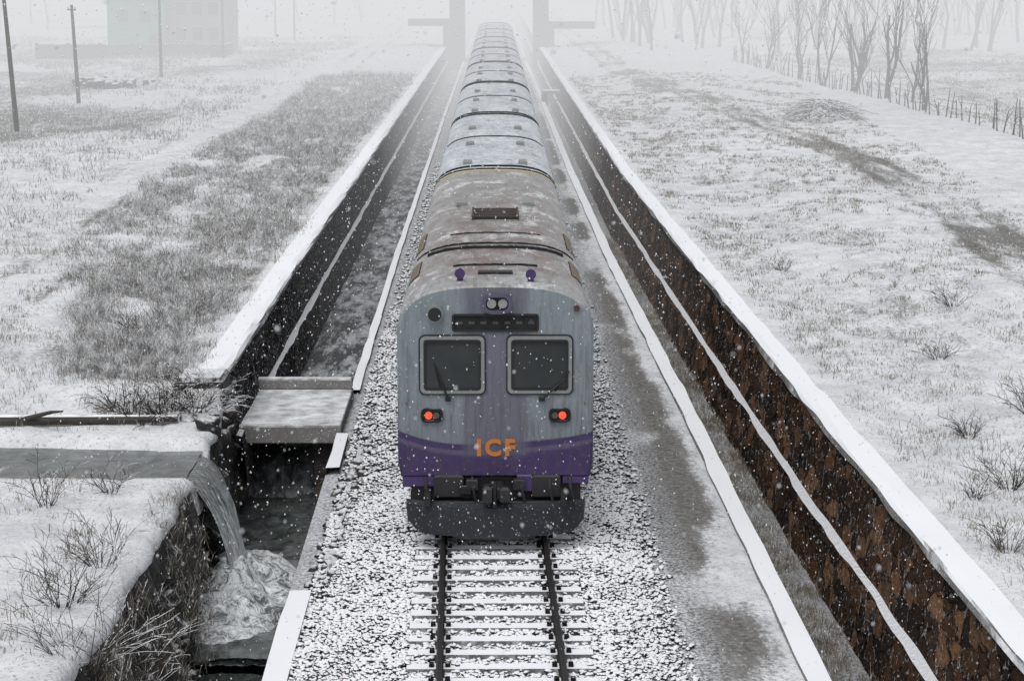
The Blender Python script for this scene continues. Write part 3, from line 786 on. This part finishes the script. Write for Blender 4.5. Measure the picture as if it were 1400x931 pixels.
def bush(x,y,z,r,n,h,droop=.0,rt=.008):
    b=MB()
    for k in range(n):
        a=random.uniform(0,6.28); l=random.uniform(.2,1.1)
        branch(b,(x+r*.3*math.cos(a),y+r*.3*math.sin(a),z),(l*math.cos(a),l*math.sin(a),1.0),h*random.uniform(.5,1),rt,2,-.2-droop,4,.8,(2,3),4,.004)
    return b.out('bare_bush',MAT['twig'])
for (x,y,r,n,h) in ((-7.7,35.0,.3,12,.7),(-6.3,29.5,.5,22,.9),(-5.6,27.5,.5,22,1.0),(-6.1,31.5,.4,18,.8),(-8.6,28.5,.3,10,.6),(-9.6,33.3,.3,14,1.0),(-9.2,36.0,.2,8,.7),(-8.4,49,.5,26,.7),(-8.2,46.5,.3,14,.5),(-6.8,36.2,.3,12,.5),(-5.2,30,.3,14,.8),(-5.0,28.2,.3,14,.8),(-4.9,26.8,.3,16,.9),
    (8.7,34.5,.3,20,.6),(9.5,32.5,.3,20,.7),(8.9,38.5,.25,16,.5),(7.9,33.6,.2,10,.45),(10.4,40,.2,16,.65),(9.9,46,.3,14,.5),(11.5,52,.3,14,.5),(8.3,60,.3,12,.4),(7.7,30.5,.3,14,.45),(-10.5,60,.3,14,.5),(-9.5,55,.3,14,.5),(-7.6,52,.3,16,.6)):
    z=float(gz(x,y))-.03
    if -5.8<x<0: z=.1 if x<-5.4 else -.7
    bush(x,y,z,r,n,h)
for (x,y,z) in ((-6.2,42.2,.5),(-6.7,41.9,.5),(-5.95,43.0,.4),(-6.4,43.0,.6),(-7.1,41.6,.45),(-7.6,42.2,.5)):
    bush(x,y,z,.5,26,.75,.25,.018)
b=MB()
b.tube([(-14,41.2,.62),(-10,41.25,.66),(-8,41.3,.66),(-6.4,41.4,.66)],[.12,.11,.10,.07],8)
b.tube([(-9.4,41.2,.70),(-8.8,40.8,.92),(-8.5,40.4,1.02)],[.06,.04,.02],6)
b.out('fallen_log',MAT['wood'])
n=60; P=np.stack([rng.uniform(-6.9,-5.6,n),rng.uniform(41.0,43.6,n),rng.uniform(.0,.6,n)],1)
stones('corner_boulders',P,rng.uniform(.08,.28,n),MAT['rock'],jit=.5)

for (x,y,h,lean) in ((-25.3,111.6,8.2,-.5),(-26.8,136,6.3,-.25),(-26.5,168,7.2,0),(-25.9,202,7.2,0),(-23.9,253,7,0)):
    E=empty('utility_pole'); z=float(gz(x,y))
    b=MB(); b.tube([(x,y,z-.3),(x+lean*.5,y,z+h*.5),(x+lean,y,z+h)],[.14,.12,.09],8); b.out('shaft',MAT['wood'],E)
    b=MB(); b.box(x+lean-.28,x+lean+.28,y-.04,y+.04,z+h-.35,z+h-.28); b.out('crossarm',MAT['wood'],E)
    b=MB()
    for q in (-.22,.22): b.tube([(x+lean+q,y,z+h-.278),(x+lean+q,y,z+h-.14)],[.04,.03],6)
    b.out('insulators',MAT['gasket'],E)
def pm(name,c): return snowed(name,lambda m:m.mix(m.noise(1.5,5,.7),tuple(q*.6 for q in c),c),.4,.7,.15)
H=empty('brick_house')
b=MB(); b.box(-32.6,-26.6,212,220,.6,7.2); b.out('walls',pm('pale_plaster',(.32,.28,.28)),H)
b=MB(); b.box(-38.4,-32.61,210.5,219,.6,6.6); b.out('green_wing',pm('green_plaster',(.11,.34,.19)),H)
b=MB(); b.add([(-33.0,211.5,7.2),(-26.2,211.5,7.2),(-26.2,220.5,7.2),(-33,220.5,7.2),(-33,216,9.2),(-26.2,216,9.2)],[(0,1,5,4),(2,3,4,5),(1,2,5),(3,0,4),(0,3,2,1)])
b.box(-38.8,-32.2,210.1,219.4,6.603,6.85); b.out('roof',MAT['coping'],H)
b=MB(); fr=MB()
for x in (-31.8,-30.2,-28.6):
    for z in (2.4,4.9):
        b.box(x,x+.95,211.93,212.02,z,z+1.25); fr.box(x-.08,x+1.03,211.95,212.01,z-.09,z+1.34)
for x in (-37.4,-35.2):
    b.box(x,x+1.1,210.43,210.52,4.2,5.4); fr.box(x-.08,x+1.18,210.45,210.51,4.1,5.5)
b.out('windows',MAT['glass'],H); fr.out('window_frames',MAT['coping'],H)
b=MB(); b.box(-27.5,-26.9,211.9,212.02,.9,2.0); b.box(-34.2,-33.2,210.4,210.52,.9,3.0); b.out('door',MAT['rust'],H)
b=MB(); b.box(-44,-26.2,203,203.25,.6,2.3); b.box(-26.4,-26.2,203.26,212,.6,2.2)
for x in range(-44,-26,3): b.box(x,x+.35,202.9,202.998,.6,2.45)
b.out('boundary_wall',pm('boundary_plaster',(.18,.18,.19)))

B=empty('road_overbridge')
b=MB()
for sx,xi in ((-1,-3.3),(1,4.2)):
    x0,x1=sorted((xi,xi+sx*1.6)); b.box(x0,x1,229,236,-1.5,6.3,.05)
b.out('abutments',MAT['rock'],B)
b=MB()
b.box(-9.4,-4.93,229.4,230.2,3.3,4.1,.03); b.box(5.83,10.8,229.4,230.2,3.0,3.8,.03)
b.box(-5.6,-4.92,228.6,229.38,-1.5,3.3); b.box(5.82,6.4,228.6,229.38,-1.5,3.0)
b.out('wing_walls',MAT['rock'],B)
b=MB(); b.box(-12,12,228.8,236.5,6.303,7.3,.05); b.box(-12,12,228.9,229.2,7.303,8.3); b.box(-12,12,236,236.3,7.303,8.3); b.out('deck',MAT['concrete'],B)

# ------------------------------------------------------------ falling snow
n1,n2=19000,1800
Yp=np.concatenate([9+55*rng.random(n1)**.75,rng.uniform(4.5,12,n2)]); n=n1+n2
Zp=np.concatenate([rng.uniform(-.4,9.5,n1),rng.uniform(5.5,10,n2)]); Xp=rng.uniform(-1,1,n)*(1.5+.27*Yp)
octv=np.array([(1,0,0),(-1,0,0),(0,1,0),(0,-1,0),(0,0,1),(0,0,-1)],float)
octf=np.array([(0,2,4),(2,1,4),(1,3,4),(3,0,4),(2,0,5),(1,2,5),(3,1,5),(0,3,5)])
m=M('snowflake'); m.set('Base Color',(.84,.85,.87)); m.matte()
szf=(.0030+.006*rng.random(n)**2)*np.clip(Yp/22,.6,1.5); szf[n1:]=rng.uniform(.0025,.005,n2)
stones('falling_snow',np.stack([Xp,Yp,Zp],1),szf,m.m,base=octv,bf=octf,flat=1.7,jit=.1)

# ------------------------------------------------------------ fog banks (absorbing volumes, added emission stands in for scattered skylight)
def fog(y0,sig,top,Lf=.76):
    m=bpy.data.materials.new('fog'); m.use_nodes=True; t=m.node_tree; t.nodes.clear()
    o=t.nodes.new('ShaderNodeOutputMaterial'); ab=t.nodes.new('ShaderNodeVolumeAbsorption'); em=t.nodes.new('ShaderNodeEmission'); ad=t.nodes.new('ShaderNodeAddShader')
    ab.inputs['Color'].default_value=(0,0,0,1); ab.inputs['Density'].default_value=sig
    em.inputs['Color'].default_value=(Lf*.985,Lf*.995,Lf*1.015,1); em.inputs['Strength'].default_value=sig
    t.links.new(ab.outputs[0],ad.inputs[0]); t.links.new(em.outputs[0],ad.inputs[1]); t.links.new(ad.outputs[0],o.inputs['Volume'])
    b=MB(); b.box(-900,900,y0,1600,-6,top); b.out('fog_bank',m)
fog(55,.0024,50); fog(100,.0092,45.1)

# ------------------------------------------------------------ world, sun, camera
w=bpy.data.worlds.new('World'); scene.world=w; w.use_nodes=True; t=w.node_tree; t.nodes.clear()
sky=t.nodes.new('ShaderNodeTexSky'); sky.sky_type='NISHITA'; sky.sun_disc=False
EL=math.radians(60); RO=math.radians(200)
sky.sun_elevation=EL; sky.sun_rotation=RO
hs=t.nodes.new('ShaderNodeHueSaturation'); hs.inputs['Saturation'].default_value=.18
bg=t.nodes.new('ShaderNodeBackground'); bg.inputs['Strength'].default_value=.15
o=t.nodes.new('ShaderNodeOutputWorld')
t.links.new(sky.outputs[0],hs.inputs['Color']); t.links.new(hs.outputs[0],bg.inputs[0]); t.links.new(bg.outputs[0],o.inputs[0])
sd=bpy.data.lights.new('sun','SUN'); sd.energy=1.5; sd.angle=math.radians(30); sd.color=(1,.99,.97)
so=bpy.data.objects.new('sun',sd); link(so)
from mathutils import Vector
dv=Vector((math.sin(RO)*math.cos(EL),math.cos(RO)*math.cos(EL),math.sin(EL)))
so.rotation_euler=dv.to_track_quat('Z','Y').to_euler(); so.location=dv*50
cd=bpy.data.cameras.new('camera'); cd.sensor_width=36; cd.lens=73.8; cd.clip_end=4000; cd.clip_start=.5
cd.dof.use_dof=True; cd.dof.focus_distance=37; cd.dof.aperture_fstop=5.0
co=bpy.data.objects.new('camera',cd); co.location=(0,0,9.6); co.rotation_euler=(math.radians(90-10.08),0,math.radians(-.46)); link(co)
scene.camera=co
